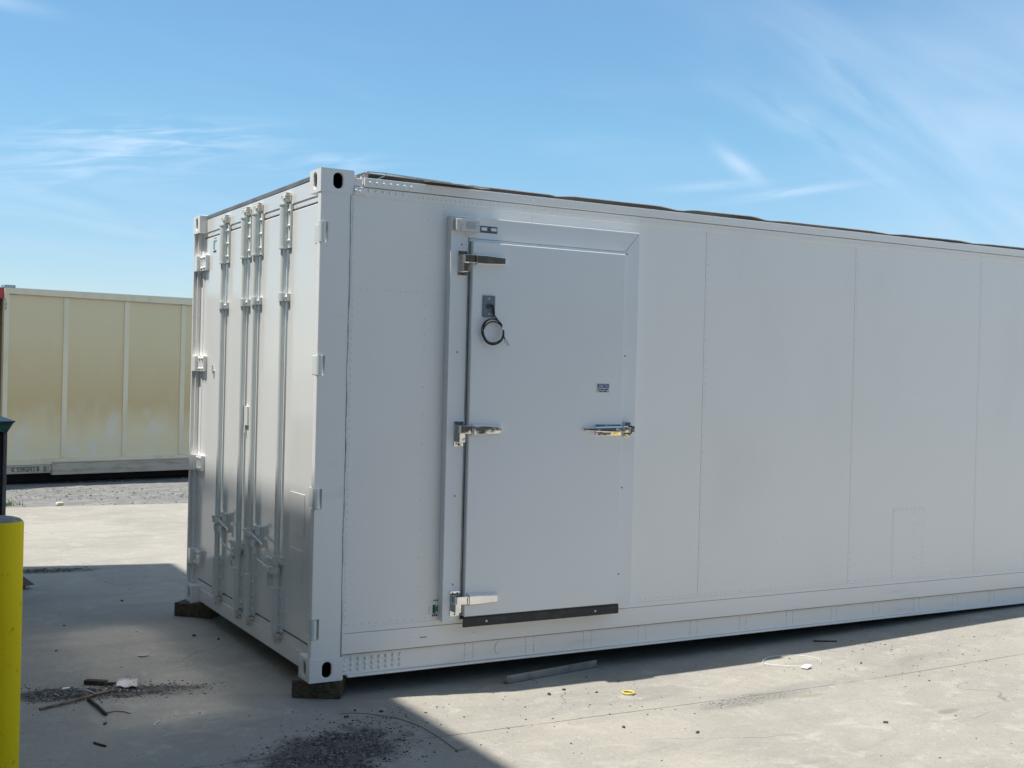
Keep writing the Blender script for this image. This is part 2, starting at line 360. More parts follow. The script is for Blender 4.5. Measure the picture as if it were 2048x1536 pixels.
# ------------------------------------------------------------------ ground
GZ = -.092
def gz(x, y=0):
    t = min(max((x-2.1)/3.9, 0), 1)
    return GZ + .083*t*t*(3-2*t)*1.0 if t < 1 else GZ + .083
def slab():
    mb = MB(); xs = [-3.1+.2*i for i in range(0, 62)] + [9.3+2*i for i in range(1, 20)]; ys = [-30, -20, -12, -8] + [-6+.25*i for i in range(0, 61)] + [9.14]
    nx = len(xs); vs = []
    for y in ys:
        for x in xs:
            yy = y
            if y == 9.14: yy = 9.12 - .085*(x-.5) + .012*math.sin(x*5.1) + .01*math.sin(x*13)
            vs.append((x, yy, gz(x, y) + .0015*math.sin(x*2.1)*math.sin(y*1.7)))
    fs = [(j*nx+i, j*nx+i+1, (j+1)*nx+i+1, (j+1)*nx+i) for j in range(len(ys)-1) for i in range(nx-1)]
    k = len(vs); base = (len(ys)-1)*nx
    vs += [(vs[base+i][0], vs[base+i][1], -.2) for i in range(nx)]
    fs += [(base+i, base+i+1, k+i+1, k+i) for i in range(nx-1)]
    mb.add(vs, fs, 0, True)
    return mb.build('concrete_pavement', CONC)
tag(slab(), kind='structure')
def gravel_sheet():
    rs = np.random.RandomState(3)
    mb = MB(); xs = list(np.arange(-6, 16, .10)); ys = list(np.arange(8.0, 13.6, .10)); nx = len(xs)
    h = rs.rand(len(ys), nx)*.008
    vs = []
    for j, y in enumerate(ys):
        for i, x in enumerate(xs):
            vs.append((x, y, -.112 + h[j, i] + .006*math.sin(x*.9+y*2.2)+ .006*math.sin(y*6+x*.5)))
    fs = [(j*nx+i, j*nx+i+1, (j+1)*nx+i+1, (j+1)*nx+i) for j in range(len(ys)-1) for i in range(nx-1)]
    mb.add(vs, fs, 0, True); return mb.build('gravel_strip', GRAVEL)
tag(gravel_sheet(), kind='structure')
g = MB(); g.add([(-900,-900,-.135),(900,-900,-.135),(900,900,-.135),(-900,900,-.135)], [(0,1,2,3)])
tag(g.build('ground', GRAVEL), kind='structure')

def stones(name, pts, smin, smax, M, seed, flat=.6, zfun=None):
    rs = np.random.RandomState(seed); mb = MB()
    for (x, y) in pts:
        r = smin + (smax-smin)*rs.rand()**3; z = (zfun or gz)(x, y)
        a = rs.rand()*6.28; ca, sa = math.cos(a), math.sin(a); el = 1 + rs.rand()*1.1
        base = [(-1,-.7,0),(.9,-.8,0),(1,.8,0),(-.8,.9,0),(-.5,-.4,1),(.6,-.5,.9),(.5,.5,1.1),(-.5,.4,.8)]
        vs = []
        for bx, by, bz in base:
            bx += rs.uniform(-.25,.25); by += rs.uniform(-.25,.25); px, py = bx*r*.5*el, by*r*.5
            vs.append((x + px*ca - py*sa, y + px*sa + py*ca, z - .0005 + bz*r*flat*.8))
        mb.add(vs, [(4,5,6,7),(0,1,5,4),(1,2,6,5),(2,3,7,6),(3,0,4,7)], 0)
    return mb.build(name, M)
def scatter(n, cx, cy, ax, ay, ang, seed, power=1.0):
    rs = np.random.RandomState(seed); o = []; ca, sa = math.cos(R_(ang)), math.sin(R_(ang))
    while len(o) < n:
        a, b = rs.randn()*.52, rs.randn()*.52
        if math.sin(a*9+seed)*math.sin(b*7+seed*2) + rs.rand()*1.3 < .25: continue
        px, py = a*ax, b*ay; o.append((cx + px*ca - py*sa, cy + px*sa + py*ca))
    return o
tag(stones('grit_pile', scatter(6500, -.24, -.84, .50, .26, 40, 1), .002, .010, STONE_D, 11), 'patch of dark gravel grit in the shade near the bottom edge', 'grit', kind='stuff')
tag(stones('leaf_litter', scatter(5000, -.93, .61, .46, .13, -12, 2), .0015, .011, STONE_D, 12, .35), 'strip of dark litter and chips around the paper scrap in the shade', 'litter', kind='stuff')
tag(stones('grit_pile', scatter(800, 2.08, -.89, .30, .075, 3, 3), .003, .010, STONE_G, 13), 'faint patch of grey gravel on the sunlit concrete', 'grit', kind='stuff')
tag(stones('leaf_litter', scatter(500, -.60, 4.52, .36, .10, -6, 4), .005, .022, STONE_D, 14, .3), 'dark crumbs along the far end of the building shadow', 'litter', kind='stuff')
rs0 = np.random.RandomState(21)
pp = [(rs0.uniform(-1.5, 5.5), rs0.uniform(-2.6, 4.6)) for _ in range(1100)] + [(rs0.normal(1.3, .6), rs0.normal(-.55, .25)) for _ in range(240)] + [(rs0.normal(3.4, .5), rs0.normal(-.6, .25)) for _ in range(200)] + [(rs0.normal(.15, .18), rs0.normal(-.42, .16)) for _ in range(70)]
tag(stones('pebbles', pp, .0015, .0095, STONE_D, 15), 'tiny pebbles and specks strewn over the concrete', 'pebbles', kind='stuff')
pp = [(rs0.uniform(-1.5, 3.5), rs0.uniform(8.9, 12.6)) for _ in range(3000)]
tag(stones('loose_gravel', pp,   .006, .026, STONE_G, 16, .6, lambda x, y: -.108), 'loose grey stones lying on the gravel strip', 'gravel', kind='stuff')
def weeds():
    mb = MB(); rs = np.random.RandomState(5)
    for _ in range(90):
        x = -.33 + rs.normal(0, .08); y = 9.42 + rs.normal(0, .05); a = rs.rand()*6.28; h = .03+.06*rs.rand(); w = .006
        dx, dy = math.cos(a), math.sin(a)
        mb.add([(x-dy*w, y+dx*w, -.10), (x+dy*w, y-dx*w, -.10), (x+dx*h*.5, y+dy*h*.5, -.10+h)], [(0,1,2)])
    return mb.build('weeds', GRASSM, origin=(-.33, 9.42, -.10))
tag(weeds(), 'small green weed tuft at the concrete edge by the gravel', 'weeds', kind='stuff')

# ------------------------------------------------------------------ the white refrigerated container
CL, CW, CH = 12.192, 2.438, 2.591
box = empty('refrigerated_container')
tag(box, 'freshly painted white refrigerated container with a chrome-hinged side door', 'container')
mb = MB().box(.1785, CL-.06, .03, CW-.012, .105, 2.545); mb.build('body', WALL, box)
mb = MB().box(.0785, .178, .125, CW-.125, .105, 2.470); mb.build('end_frame', WALL, box)
mb = MB().box(.0765, .26, .165, CW-.165, 2.48, 2.566); mb.build('front_roof_beam', RAILP, box)
mb = MB().box(.1785, CL-.05, .075, CW-.06, .045, .103); mb.build('floor', UNDER, box)

def casting(cx, cy, cz, dx, dy, dz):
    """cx,cy,cz = outer corner, dx,dy = inward signs, dz = +1 bottom casting, -1 top casting"""
    mb = MB(); X, Y, Z = .178, .162, .118
    z0 = cz if dz > 0 else cz - Z; xa, ya = cx, cy
    u = Vector((dx, 0, 0)); v = Vector((0, dy, 0)); k = Vector((0, 0, 1))
    mb.holed((xa, ya, z0), u, k, (0, -dy, 0), X, Z, .092, .060, .0255, .0400)
    mb.holed((xa, ya, z0), v, k, (-dx, 0, 0), Y, Z, .085, .060, .0225, .0400)
    xb, yb = xa + dx*X, ya + dy*Y
    mb.add([(xa,ya,z0),(xb,ya,z0),(xb,yb,z0),(xa,yb,z0),(xa,ya,z0+Z),(xb,ya,z0+Z),(xb,yb,z0+Z),(xa,yb,z0+Z)], [(0,3,2,1),(4,5,6,7),(1,2,6,5),(2,3,7,6)])
    i = .013
    mb.add([(xa+dx*i,ya+dy*i,z0+.012),(xb-dx*.01,ya+dy*i,z0+.012),(xb-dx*.01,yb-dy*.01,z0+.012),(xa+dx*i,yb-dy*.01,z0+.012),
            (xa+dx*i,ya+dy*i,z0+Z-.012),(xb-dx*.01,ya+dy*i,z0+Z-.012),(xb-dx*.01,yb-dy*.01,z0+Z-.012),(xa+dx*i,yb-dy*.01,z0+Z-.012)],
           [(0,3,2,1),(4,5,6,7),(1,2,6,5),(2,3,7,6)], 1)
    bmv = mb.build('corner_casting', [RAILP, DARK], box)
    me = bmv.data
    import bmesh
    b = bmesh.new(); b.from_mesh(me); bmesh.ops.remove_doubles(b, verts=b.verts, dist=1e-5); bmesh.ops.recalc_face_normals(b, faces=b.faces)
    eds = [e for e in b.edges if abs((e.verts[0].co - e.verts[1].co).length) > .05 and len(e.link_faces) == 2 and e.calc_face_angle(0) > 1.2]
    b.to_mesh(me); b.free()
    bv = bmv.modifiers.new('bevel', 'BEVEL'); bv.width = .006; bv.segments = 3; bv.limit_method = 'ANGLE'; bv.angle_limit = R_(60)
    return bmv
for cx, dx in ((0, 1), (CL, -1)):
    for cy, dy in ((0, 1), (CW, -1)):
        casting(cx, cy, 0, dx, dy, 1); casting(cx, cy, CH, dx, dy, -1)

HZ_R = (2.270, 1.600, .926, .268); HZ_L = (2.270, 1.600, .937, .305)
def post_near():
    mb = MB(); zz = [.114]
    for z in sorted(HZ_R): zz += [z-.052, z+.052]
    zz.append(2.477)
    full = [(.0035,.045), (.0035,.0075), (.0048,.0048), (.0075,.0035), (.163,.0035), (.163,.12), (.046,.12), (.046,.045)]
    cut = [(.0465,.045), (.046,.0035), (.163,.0035), (.163,.12), (.0465,.12)]
    for i in range(len(zz)-1):
        pr = cut if i % 2 else full; n = len(pr); vs = [(x, y, zz[i]) for x, y in pr] + [(x, y, zz[i+1]) for x, y in pr]
        mb.add(vs, [(k, (k+1) % n, n+(k+1) % n, n+k) for k in range(n)] + ([tuple(range(n))[::-1], tuple(range(n, 2*n))] if i % 2 == 0 else []))
    mb.build('corner_post', RAILP, box)
post_near()
def post_far():
    mb = MB(); mb.box(.046, .163, CW-.12, CW-.0035, .114, 2.477); mb.box(.0035, .0462, CW-.022, CW-.0035, .114, 2.477)
    mb.box(.020, .0462, CW-.060, CW-.046, .12, 2.47)
    mb.build('corner_post', RAILP, box, bevel=.003)
post_far()
for cy0, cy1 in ((.0035, .12), (CW-.12, CW-.0035)): MB().box(CL-.163, CL-.0035, cy0, cy1, .114, 2.477).build('corner_post', RAILP, box, bevel=.004)

# side wall: riveted skin
def rivets(mb, pts, r=.0042, h=.0028, y=.006, mi=0, n=6):
    for x, z in pts: mb.dome((x, y, z), (0,-1,0), r, h, n, mi)
SEAM = [.177, 1.232, 2.452, 3.688, 4.893, 6.11, 7.33, 8.55, 9.77, 10.99, 12.02]
def side_wall():
    mb = MB(); YW = .0065
    mb.box(.160, .1765, .0072, .029, .125, 2.472)
    for i in range(len(SEAM)-1):
        a, b = SEAM[i], SEAM[i+1]-.0024; yy = YW
        if i == 0:
            mb.box(a, b, yy, .029, .245, 1.9855); mb.box(a, b, yy-.0012, .029, 1.9855, 2.475)
        else: mb.box(a, b, yy, .029, .245, 2.475)
    P = []
    P += [(.188, .28+.0385*k) for k in range(57)]
    P += [(.205+.031*k, 1.994) for k in range(16)]
    P += [(.597, 2.455-.075*k) for k in range(12)] + [(.595, 1.5-.15*k) for k in range(8)]
    for s in SEAM[1:6]:
        P += [(s+.016, .285+.045*k) for k in range(49)]
    P += [(.20+.040*k, .279) for k in range(14)] + [(1.95+.040*k, .279) for k in range(92)]
    P += [(.690, 2.455-.022*k) for k in range(4)]
    for xx in (3.07, 4.29): P += [(xx, .4+.16*k) for k in range(13)]
    rivets(mb, P, .0052, .0042, YW+.0002)
    return mb.build('side_wall', WALL, box)
side_wall()
# vertical sealant bead and dark gap next to the corner post
mb = MB(); rs = np.random.RandomState(2)
pts = [(.1655 + .0016*math.sin(z*7) + .0012*math.sin(z*23), .0045, z) for z in np.arange(.125, 2.47, .03)]
mb.tube(pts, .0036, 6); mb.build('sealant_bead', CAULK, box)
# top trim band + rivets
mb = MB(); mb.box(.232, 12.0, .0015, .035, 2.4665, 2.5115)
P = [(.262+.0385*k, 2.4965) for k in range(6)]; mbP = P
for x, z in P: mb.dome((x, .0015, z), (0,-1,0), .0085, .0055, 9)
rivets(mb, [(.49+.0265*k, 2.489) for k in range(250)], .0052, .0042, .0015)
rivets(mb, [(.275+.077*k, 2.478) for k in range(60)], .0030, .002, .0015)
mb.build('upper_trim', WALL, box, bevel=.0015, segs=1)
mb = MB(); mb.box(.2325, 12.0, -.0075, .040, 2.515, 2.561)
for k in range(7): mb.dome((.262+.0385*k, -.0075, 2.5375), (0,-1,0), .0085, .0055, 9)
for x in [.61, 1.17, 1.23, 1.78, 2.40, 2.455, 3.0, 3.63, 3.69, 4.2, 4.85, 4.9]: mb.dome((x, -.0075, 2.5375), (0,-1,0), .0055, .004, 8)
mb.build('top_rail', RAILP, box, bevel=.006, segs=3)
mb = MB(); mb.box(.178, .224, .000, .040, 2.516, 2.556); mb.box(.178, .2285, -.0065, .035, 2.4715, 2.512)
for x, z in ((.187, 2.492), (.209, 2.488)): mb.dome((x, -.0065, z), (0,-1,0), .008, .006, 8)
mb.build('rail_end_bracket', RAILP, box, bevel=.003)
# roof: light sheet bowed up between its seams, dark weathered edge beneath it
rx = list(np.arange(.23, 12.01, .04)); SE = [.23, 1.35, 2.25, 2.92, 4.0, 4.8, 6.0, 7.2, 8.4, 9.6, 10.8, 12.1]
def roofz(x):
    for a, b in zip(SE, SE[1:]):
        if a <= x <= b:
            t = (x-a)/(b-a); k = min(1, math.sin(math.pi*t)*2.0) if a > 1 else (1-.35*t)
            return 2.5725 + .0145*k*(.55 if a > 2.8 else 1)
    return 2.58
mb = MB(); n = len(rx)
vs = [(x, .020, 2.5605) for x in rx] + [(x, .014, roofz(x)-.002) for x in rx] + [(x, .10, roofz(x)-.002) for x in rx]
fs = [(i, i+1, n+i+1, n+i) for i in range(n-1)] + [(n+i, n+i+1, 2*n+i+1, 2*n+i) for i in range(n-1)]
mb.add(vs, fs); mb.add([(x, .016, 2.5605) for x in (rx[0],)] + [(rx[0], .016, roofz(rx[0])-.002), (rx[0], .1, roofz(rx[0])-.002), (rx[0], .1, 2.5605)], [(0,1,2,3)])
mb.build('roof_edge', ROOFE, box)
mb = MB(); ye = [.010 - .012*max(0, math.sin(x*2.3+1)*math.sin(x*5.1)) - .006*math.sin(x*1.1)**2 for x in rx]
vs = [(x, y, roofz(x)-.001) for x, y in zip(rx, ye)] + [(x, CW-.01, roofz(x)-.001) for x in rx] + [(x, y, roofz(x)+.0015) for x, y in zip(rx, ye)] + [(x, CW-.01, roofz(x)+.0015) for x in rx]
fs = [(2*n+i, 2*n+i+1, 3*n+i+1, 3*n+i) for i in range(n-1)] + [(i, i+1, 2*n+i+1, 2*n+i) for i in range(n-1)] + [(i+1, i, n+i, n+i+1) for i in range(n-1)]
mb.add(vs, fs, 0, True); mb.build('roof_sheet', ROOFM, box)
mb = MB(); mb.obox((.245, .03, 2.577), (.014, .002, 0), (0, .02, 0), (.003, 0, .016))
mb.obox((.232, .012, 2.570), (.012, 0, .006), (0, .006, 0), (-.003, 0, .006))
mb.obox((.33, .010, 2.575), (.028, 0, .016), (0, .003, 0), (-.002, 0, .003)); mb.obox((.42, .008, 2.594), (.09, 0, -.003), (0, .004, 0), (0, 0, .003))
mb.obox((.62, .008, 2.589), (.11, 0, -.002), (0, .004, 0), (0, 0, .0025)); mb.obox((.30, .009, 2.596), (.05, 0, .001), (0, .004, 0), (0, 0, .0025))
mb.obox((.70, -.024, 2.574), (.13, 0, -.001), (0, .034, .006), (0, 0, .0015)); mb.obox((.865, -.036, 2.571), (.06, .018, -.001), (-.02, .012, 0), (0, 0, .0012))
mb.build('torn_roof_tape', ROOFM, box)
# lower trim, floor strip, side rail
mb = MB(); mb.box(.168, 12.0, .0025, .035, .237, .2635); mb.box(.168, 12.0, .0045, .0345, .2365, .2372)
mb.build('floor_strip', RAILP, box, bevel=.002, segs=1)
mb = MB(); mb.box(.168, 12.0, -.001, .040, .1305, .2348)
rivets(mb, [(.186, .16), (.186, .205), (.545, .19), (.545, .165), (.92, .18), (.935, .18), (1.25, .19), (2.46, .215), (2.46, .18), (3.69, .215), (3.69, .185), (4.09, .2), (4.9, .2)], .0045, .003, -.001)
mb.build('lower_trim', RAILP, box, bevel=.004)
mb = MB(); mb.box(.168, 12.0, .0045, .040, .1262, .1297); mb.build('rust_seam', RUST, box)
mb = MB(); mb.box(.178, 12.0, .018, .045, .0215, .1250)
for k in range(9):
    for z in (.098, .072, .046): mb.dome((.192+.0388*k, .018, z), (0,-1,0), .0105, .0095, 9)
for i in range(29):
    xx = .9105 + .3824*i
    for d in (-.026, .026):
        for z in (.112, .094, .076, .058, .040): mb.dome((xx+d, .018, z), (0,-1,0), .0060, .0050, 7)
arc = [(1.100+.030*math.cos(t), .0165, .078+.033*math.sin(t)) for t in np.linspace(R_(105), R_(265), 14)]
mb.tube(arc, [.0022+.0022*math.sin(math.pi*k/13) for k in range(14)], 6)
mb.build('bottom_side_rail', RAILP, box, bevel=.0)
mb = MB(); mb.box(.205, 12.0, .000, .060, .0085, .0205); mb.build('rail_flange', RAILP, box, bevel=.003)
# riveted patch plate
mb = MB(); mb.box(4.088, 4.390, .0045, .009, .268, .742)
rivets(mb, [(4.10, .29+.036*k) for k in range(13)] + [(4.378, .29+.036*k) for k in range(13)] + [(4.10+.040*k, .731) for k in range(8)] + [(4.29, .33+.075*k) for k in range(6)], .0056, .0042, .0045)
mb.build('patch_plate', WALL, box)

# --- cargo doors at the end
XD = .050
mb = MB(); mb.box(.0495, .0762, .1630, CW-.1630, 2.4735, 2.5625); mb.box(.0535, .0780, .05, CW-.05, 2.4440, 2.4733)
mb.box(.020, .0495, .163, CW-.163, 2.5405, 2.5625) if False else None
mb.build('door_header', ENDP, box, bevel=.003)
mb = MB(); mb.box(.0480, .0760, .1630, CW-.1630, 2.5627, 2.5890); mb.build('roof_front_edge', mat('grey_roof_trim', (.20, .22, .235), .6, var=((.13, .145, .16), 6, .4, .7)), box, bevel=.003)
mb = MB(); mb.box(.045, .078, .163, CW-.163, .018, .104); mb.box(.052, .078, .05, CW-.05, .1045, .150)
mb.build('door_sill', ENDP, box, bevel=.003)

DY = {'far': (1.2215, 2.392), 'near': (.034, 1.2165)}
def cam_keeper(mb, y, z, s):
    mb.box(.020, .052, y+.026, y+.035, z-.020, z+.032); mb.box(.020, .052, y-.039, y-.030, z-.020, z+.032)
    mb.obox((.030, y-.004, z+.006), (.011, 0, 0), (0, .014, 0), (0, .004, .017), 0)
    mb.tube([(.024, y-.03, z+.012*s), (.022, y+.028, z+.016*s)], .0075, 8)
    mb.dome((.020, y-.016, z), (-1, 0, .3), .012, .008, 8); mb.dome((.019, y+.031, z+.008), (-1,0,0), .007, .005, 6)
    mb.box(.040, .054, y-.050, y+.044, z-.016, z+.020)
for side, (y0, y1) in DY.items():
    door = empty('cargo_door'); door.parent = box
    tag(door, 'left leaf with green sticker' if side == 'far' else 'right leaf beside the near corner post')
    mb = MB(); mb.box(XD, .075, y0+.006, y1-.006, .1585, 2.4355); mb.build('door_panel', ENDP, door, bevel=.006, segs=3)
    mb = MB(); e = .0045
    mb.box(.058, .076, y0, y1, 2.4356, 2.4432); mb.box(.058, .076, y0, y1, .1505, .1583)
    mb.box(.056, .074, y0-.0, y0+.0058, .158, 2.436); mb.box(.056, .074, y1-.0058, y1+.0, .158, 2.436)
    mb.build('door_gasket', RUBBER, door)
    rods = (1.790, 1.340) if side == 'far' else (1.118, .626)
    for ri, y in enumerate(rods):
        mb = MB(); mb.tube([(.026, y, .085), (.026, y, 2.515)], .0165, 14)
        mb.build('lock_rod', BARP, door)
        for z0, z1 in ((2.236, 2.474), (.142, .376)):
            mb = MB()
            mb.tube([(.026, y, z0), (.026, y, z1)], .0265, 16)
            mb.tube([(.026, y, z1-.005), (.026, y, z1+.003)], .029, 16); mb.tube([(.026, y, z0-.004), (.026, y, z0+.004)], .029, 16)
            mb.box(.038, .0505, y-.066, y+.030, z0, z1)
            for k in (.16, .5, .84):
                mb.dome((.038, y-.050, z0+(z1-z0)*k), (-1,0,0), .0115, .011, 8)
            mb.build('rod_guide', BARP, door)
        zl = .535 if (ri == 0) == (side == 'far') else .520
        zl = {(0,'far'): .567, (1,'far'): .512, (0,'near'): .578, (1,'near'): .530}[(ri, side)]
        for z in (1.968, zl):
            mb = MB(); mb.tube([(.026, y, z-.022), (.026, y, z+.022)], .0245, 14); mb.box(.032, .0505, y-.058, y+.036, z-.021, z+.021)
            mb.dome((.032, y-.044, z), (-1,0,0), .010, .010, 8); mb.build('rod_bracket', BARP, door, bevel=.001, segs=1)
        for zc, sg in ((2.508, 1), (.098, -1)):
            mb = MB(); cam_keeper(mb, y, zc, sg); mb.build('cam_keeper', CAMP, door, bevel=.002, segs=1)
        # operating handle: hub on the rod, a lever and its catch on the panel
        d = -1 if ri == 0 else 1
        zh = .618 if ri == 0 else .470
        mb = MB()
        mb.tube([(.026, y, zh-.016), (.026, y, zh+.020)], .024, 12)
        mb.obox((.004, y+d*.006, zh+.004), (.012, 0, 0), (0, .010, 0), (0, 0, .022))
        mb.dome((-.006, y+d*.002, zh+.020), (-1, 0, .4), .010, .010, 8)
        mb.obox((.008, y+d*.050, zh-.002), (.006, d*.002, 0), (0, d*.040, .002), (0, 0, .013))
        mb.obox((.012, y+d*.150, zh-.006+(.010 if ri else -.004)), (.004, 0, 0), (0, d*.075, .010 if ri else -.012), (0, 0, .008))
        if ri: mb.tube([(.012, y+d*.215, zh+.010), (.010, y+d*.30, zh+.024)], .0065, 7)
        else: mb.tube([(.012, y+d*.215, zh-.020), (.010, y+d*.285, zh-.034)], .0065, 7)
        mb.build('lock_handle', BARP, door, bevel=.002, segs=1)
        mb = MB(); yc = y+d*.125
        mb.box(.040, .0505, yc-.052, yc+.052, zh-.066, zh+.052)
        mb.obox((.026, yc+.018, zh-.036), (.016, 0, 0), (0, .030, -.006), (0, .002, .006))
        mb.obox((.012, yc+.018, zh-.052), (.004, 0, 0), (0, .032, -.004), (0, 0, .018))
        mb.obox((.024, yc-.030, zh+.030), (.014, 0, 0), (0, .008, 0), (0, .004, .026))
        mb.dome((.008, yc-.030, zh+.058), (-.8, 0, .6), .016, .014, 8); mb.dome((.012, yc+.040, zh+.004), (-1,0,0), .010, .010, 8)
        mb.tube([(.014, yc-.01, zh-.062), (.016, yc-.018, zh-.098)], .010, 8)
        mb.build('handle_catch', BARP, door, bevel=.002, segs=1)
    for z in (HZ_L if side == 'far' else HZ_R):
        mb = MB()
        if side == 'far':
            mb.box(.004, .0505, 2.345, CW-.024, z-.052, z+.052); mb.box(.026, .0505, 2.205, 2.3452, z-.052, z+.052)
            for yy in (2.235, 2.300):
                for s in (-.034, .034): mb.dome((.026, yy, z+s), (-1,0,0), .013, .013, 8)
        else:
            mb.tube([(.0175, .0125, z-.049), (.0175, .0125, z+.049)], .0175, 16)
            mb.box(.020, .034, .014, .034, z-.048, z+.048); mb.box(.030, .0505, .046, .150, z-.050, z+.050)
            mb.dome((.030, .060, z+.030), (-1,0,0), .013, .016, 8); mb.dome((.030, .060, z-.034), (-1,0,0), .013, .016, 8)
            mb.tube([(.019, .0135, z+.049), (.019, .0135, z+.058)], .009, 8)
        mb.build('hinge', BARP if side == 'near' else ENDP, door, bevel=.003)
    if side == 'near':
        mb = MB(); mb.box(XD-.0035, XD+.001, .262, .490, .700, .921); mb.build('blank_plate', ENDP, door, bevel=.001, segs=1)
        mb = MB(); mb.box(XD-.0035, XD+.001, .280, .470, .452, .625); mb.build('blank_plate', ENDP, door, bevel=.001, segs=1)
    else:
        mb = MB(); mb.box(XD-.012, XD+.001, 1.262, 1.338, 1.236, 1.350); mb.box(XD-.014, XD, 1.30, 1.312, 1.19, 1.236); mb.build('seal_tag', ENDP, door, bevel=.002)
        mb = MB(); mb.tube([(XD-.001, 2.035, 1.552), (XD-.012, 2.035, 1.556)], .014, 8); mb.tube([(XD-.012, 2.035, 1.556), (XD-.012, 2.035, 1.592)], .006, 8)
        mb.build('seal_hook', CAMP, door)
        text('sticker_lettering', 'K', .056, (XD-.002, 2.112, 2.352), END, PALEGREEN, door, 1.0, .003)
        mb = MB(); mb.box(XD-.0018, XD, 2.045, 2.112, 2.398, 2.408); mb.box(XD-.0018, XD, 2.052, 2.098, 2.420, 2.424); mb.build('sticker_line', PALEGREEN, door)
        mb = MB()
        for k in range(9): mb.box(XD-.0018, XD, 2.110-.0075*k, 2.1048-.0075*k, 2.330, 2.340)
        mb.build('sticker_small_print', INK, door)

# --- side door frame
YF = -.048
def frame():
    mb = MB()
    mb.add([(.711,YF,.262),(.812,YF,.262),(.812,YF,2.294),(.711,YF,2.405),  (.711,.006,.262),(.812,.006,.262),(.812,.006,2.294),(.711,.006,2.405)],
           [(0,1,2,3),(0,3,7,4),(1,5,6,2),(0,4,5,1)])
    mb.add([(1.920,YF,.262),(1.920,YF,2.405),(1.826,YF,2.294),(1.826,YF,.262), (1.920,.006,.262),(1.920,.006,2.405),(1.826,.006,2.294),(1.826,.006,.262)],
           [(0,1,2,3),(0,4,5,1),(2,6,7,3),(0,3,7,4)])
    mb.add([(.7125,YF,2.4058),(.8135,YF,2.2955),(1.8245,YF,2.2955),(1.9185,YF,2.4058), (.7125,.006,2.4058),(.8135,.006,2.2955),(1.8245,.006,2.2955),(1.9185,.006,2.4058)],
           [(0,1,2,3),(0,3,7,4),(1,5,6,2)])
    return mb.build('door_frame', SLABP, box)
fr = frame()
mb = MB(); mb.box(.812, 1.826, -.012, .006, .262, 2.294); mb.build('door_gap', DARK, fr)
mb = MB(); mb.tube([(.712, YF-.0005, 2.4045), (1.919, YF-.0005, 2.4045)], .0042, 8); mb.tube([(.7115, YF, .262), (.7115, YF, 2.4045)], .0036, 8)
mb.build('frame_edge', SLABP, fr)
mb = MB(); mb.box(.8205, 1.8255, -.046, -.0125, 2.2785, 2.2935); mb.build('head_flashing', SLABP, fr)
mb = MB(); mb.box(.8125, .8205, -.050, -.012, .275, 2.290); mb.build('jamb_strip', GALV, fr)
for x, z, in ((.774, 2.258), (.762, 1.689), (.768, .927), (.768, .458)): MB().dome((x, YF, z), (0,-1,0), .0062, .004, 8).build('frame_screw', GALV, fr)
for x, z in ((1.835, 2.282), (1.84, 1.70), (1.84, .945), (1.832, .449)): MB().dome((x, YF, z), (0,-1,0), .005, .002, 8).build('frame_screw', INK, fr)
# --- side door
sdoor = empty('side_door'); sdoor.parent = box
mb = MB(); mb.box(.8255, 1.808, -.080, -.040, .286, 2.2765); mb.build('door_slab', SLABP, sdoor, bevel=.005, segs=3)
mb = MB(); mb.box(.829, 1.80, -.0395, -.013, .29, 2.27); mb.build('gasket', RUBBER, sdoor)
mb = MB(); mb.box(.818, 1.812, -.0845, -.0805, .232, .2775); mb.box(.818, 1.812, -.0805, -.076, .232, .285); mb.build('sweep_gasket', RUBBER, sdoor)
for x in (.958, 1.654): MB().dome((x, -.0845, .256), (0,-1,0), .0065, .004, 8).build('sweep_screw', PLASW, sdoor)
def strap(zc, k):
    mb = MB()
    # mounting plate on the frame
    mb.box(.752, .808, YF-.006, YF, zc-.088, zc+.045)
    mb.box(.768, .802, YF-.040, YF-.005, zc-.066, zc-.012)
    for x, z in ((.765, zc+.034), (.794, zc+.034), (.780, zc-.078)): mb.dome((x, YF-.006, z), (0,-1,0), .0055, .003, 7, 1)
    # knuckle
    mb.box(.766, .832, YF-.060, YF-.008, zc-.019, zc+.022)
    # tapered strap cover with sloping top and bottom
    def sec(x, hb, hf, yb, yf, dz=0): return [(x, yb, zc+dz-hb), (x, yf, zc+dz-hf), (x, yf, zc+dz+hf), (x, yb, zc+dz+hb)]
    S_ = sec(.838, .036, .0215, -.081, -.112) + sec(.90, .036, .0215, -.081, -.112) + sec(1.008, .027, .0165, -.081, -.108) + sec(1.019, .024, .013, -.081, -.100)
    fs = [(0,1,2,3), (12,15,14,13)]
    for i in range(3):
        for j in range(4): a = i*4+j; b = i*4+(j+1)%4; fs.append((a, a+4, b+4, b))
    mb.add(S_, fs)
    mb.box(.824, .8385, YF-.060, -.081, zc-.017, zc+.019)
    for x, s in ((.872, .027), (.872, -.027), (.985, .0)):
        mb.dome((x, -.094 if s else -.105, zc+s), (0, -1, .55*(1 if s > 0 else -1 if s < 0 else 0)), .005, .002, 8, 1)
    return mb.build('strap_hinge', [CHROME, INK], sdoor, bevel=.0015, segs=2)
for k, zc in enumerate((2.180, 1.279, .378)): strap(zc, k)
mb = MB()
S_ = []
mb.box(1.626, 1.798, -.088, -.080, 1.246, 1.310)
def loftx(mb, secs):
    vs = []; fs = []
    for x, zb, zt, yb, yf, ins in secs: vs += [(x, yb, zb), (x, yf, zb+ins), (x, yf, zt-ins), (x, yb, zt)]
    for i in range(len(secs)-1):
        for j in range(4): a = i*4+j; b = i*4+(j+1) % 4; fs.append((a, a+4, b+4, b))
    fs.append((0,1,2,3)); L = (len(secs)-1)*4; fs.append((L, L+3, L+2, L+1)); mb.add(vs, fs)
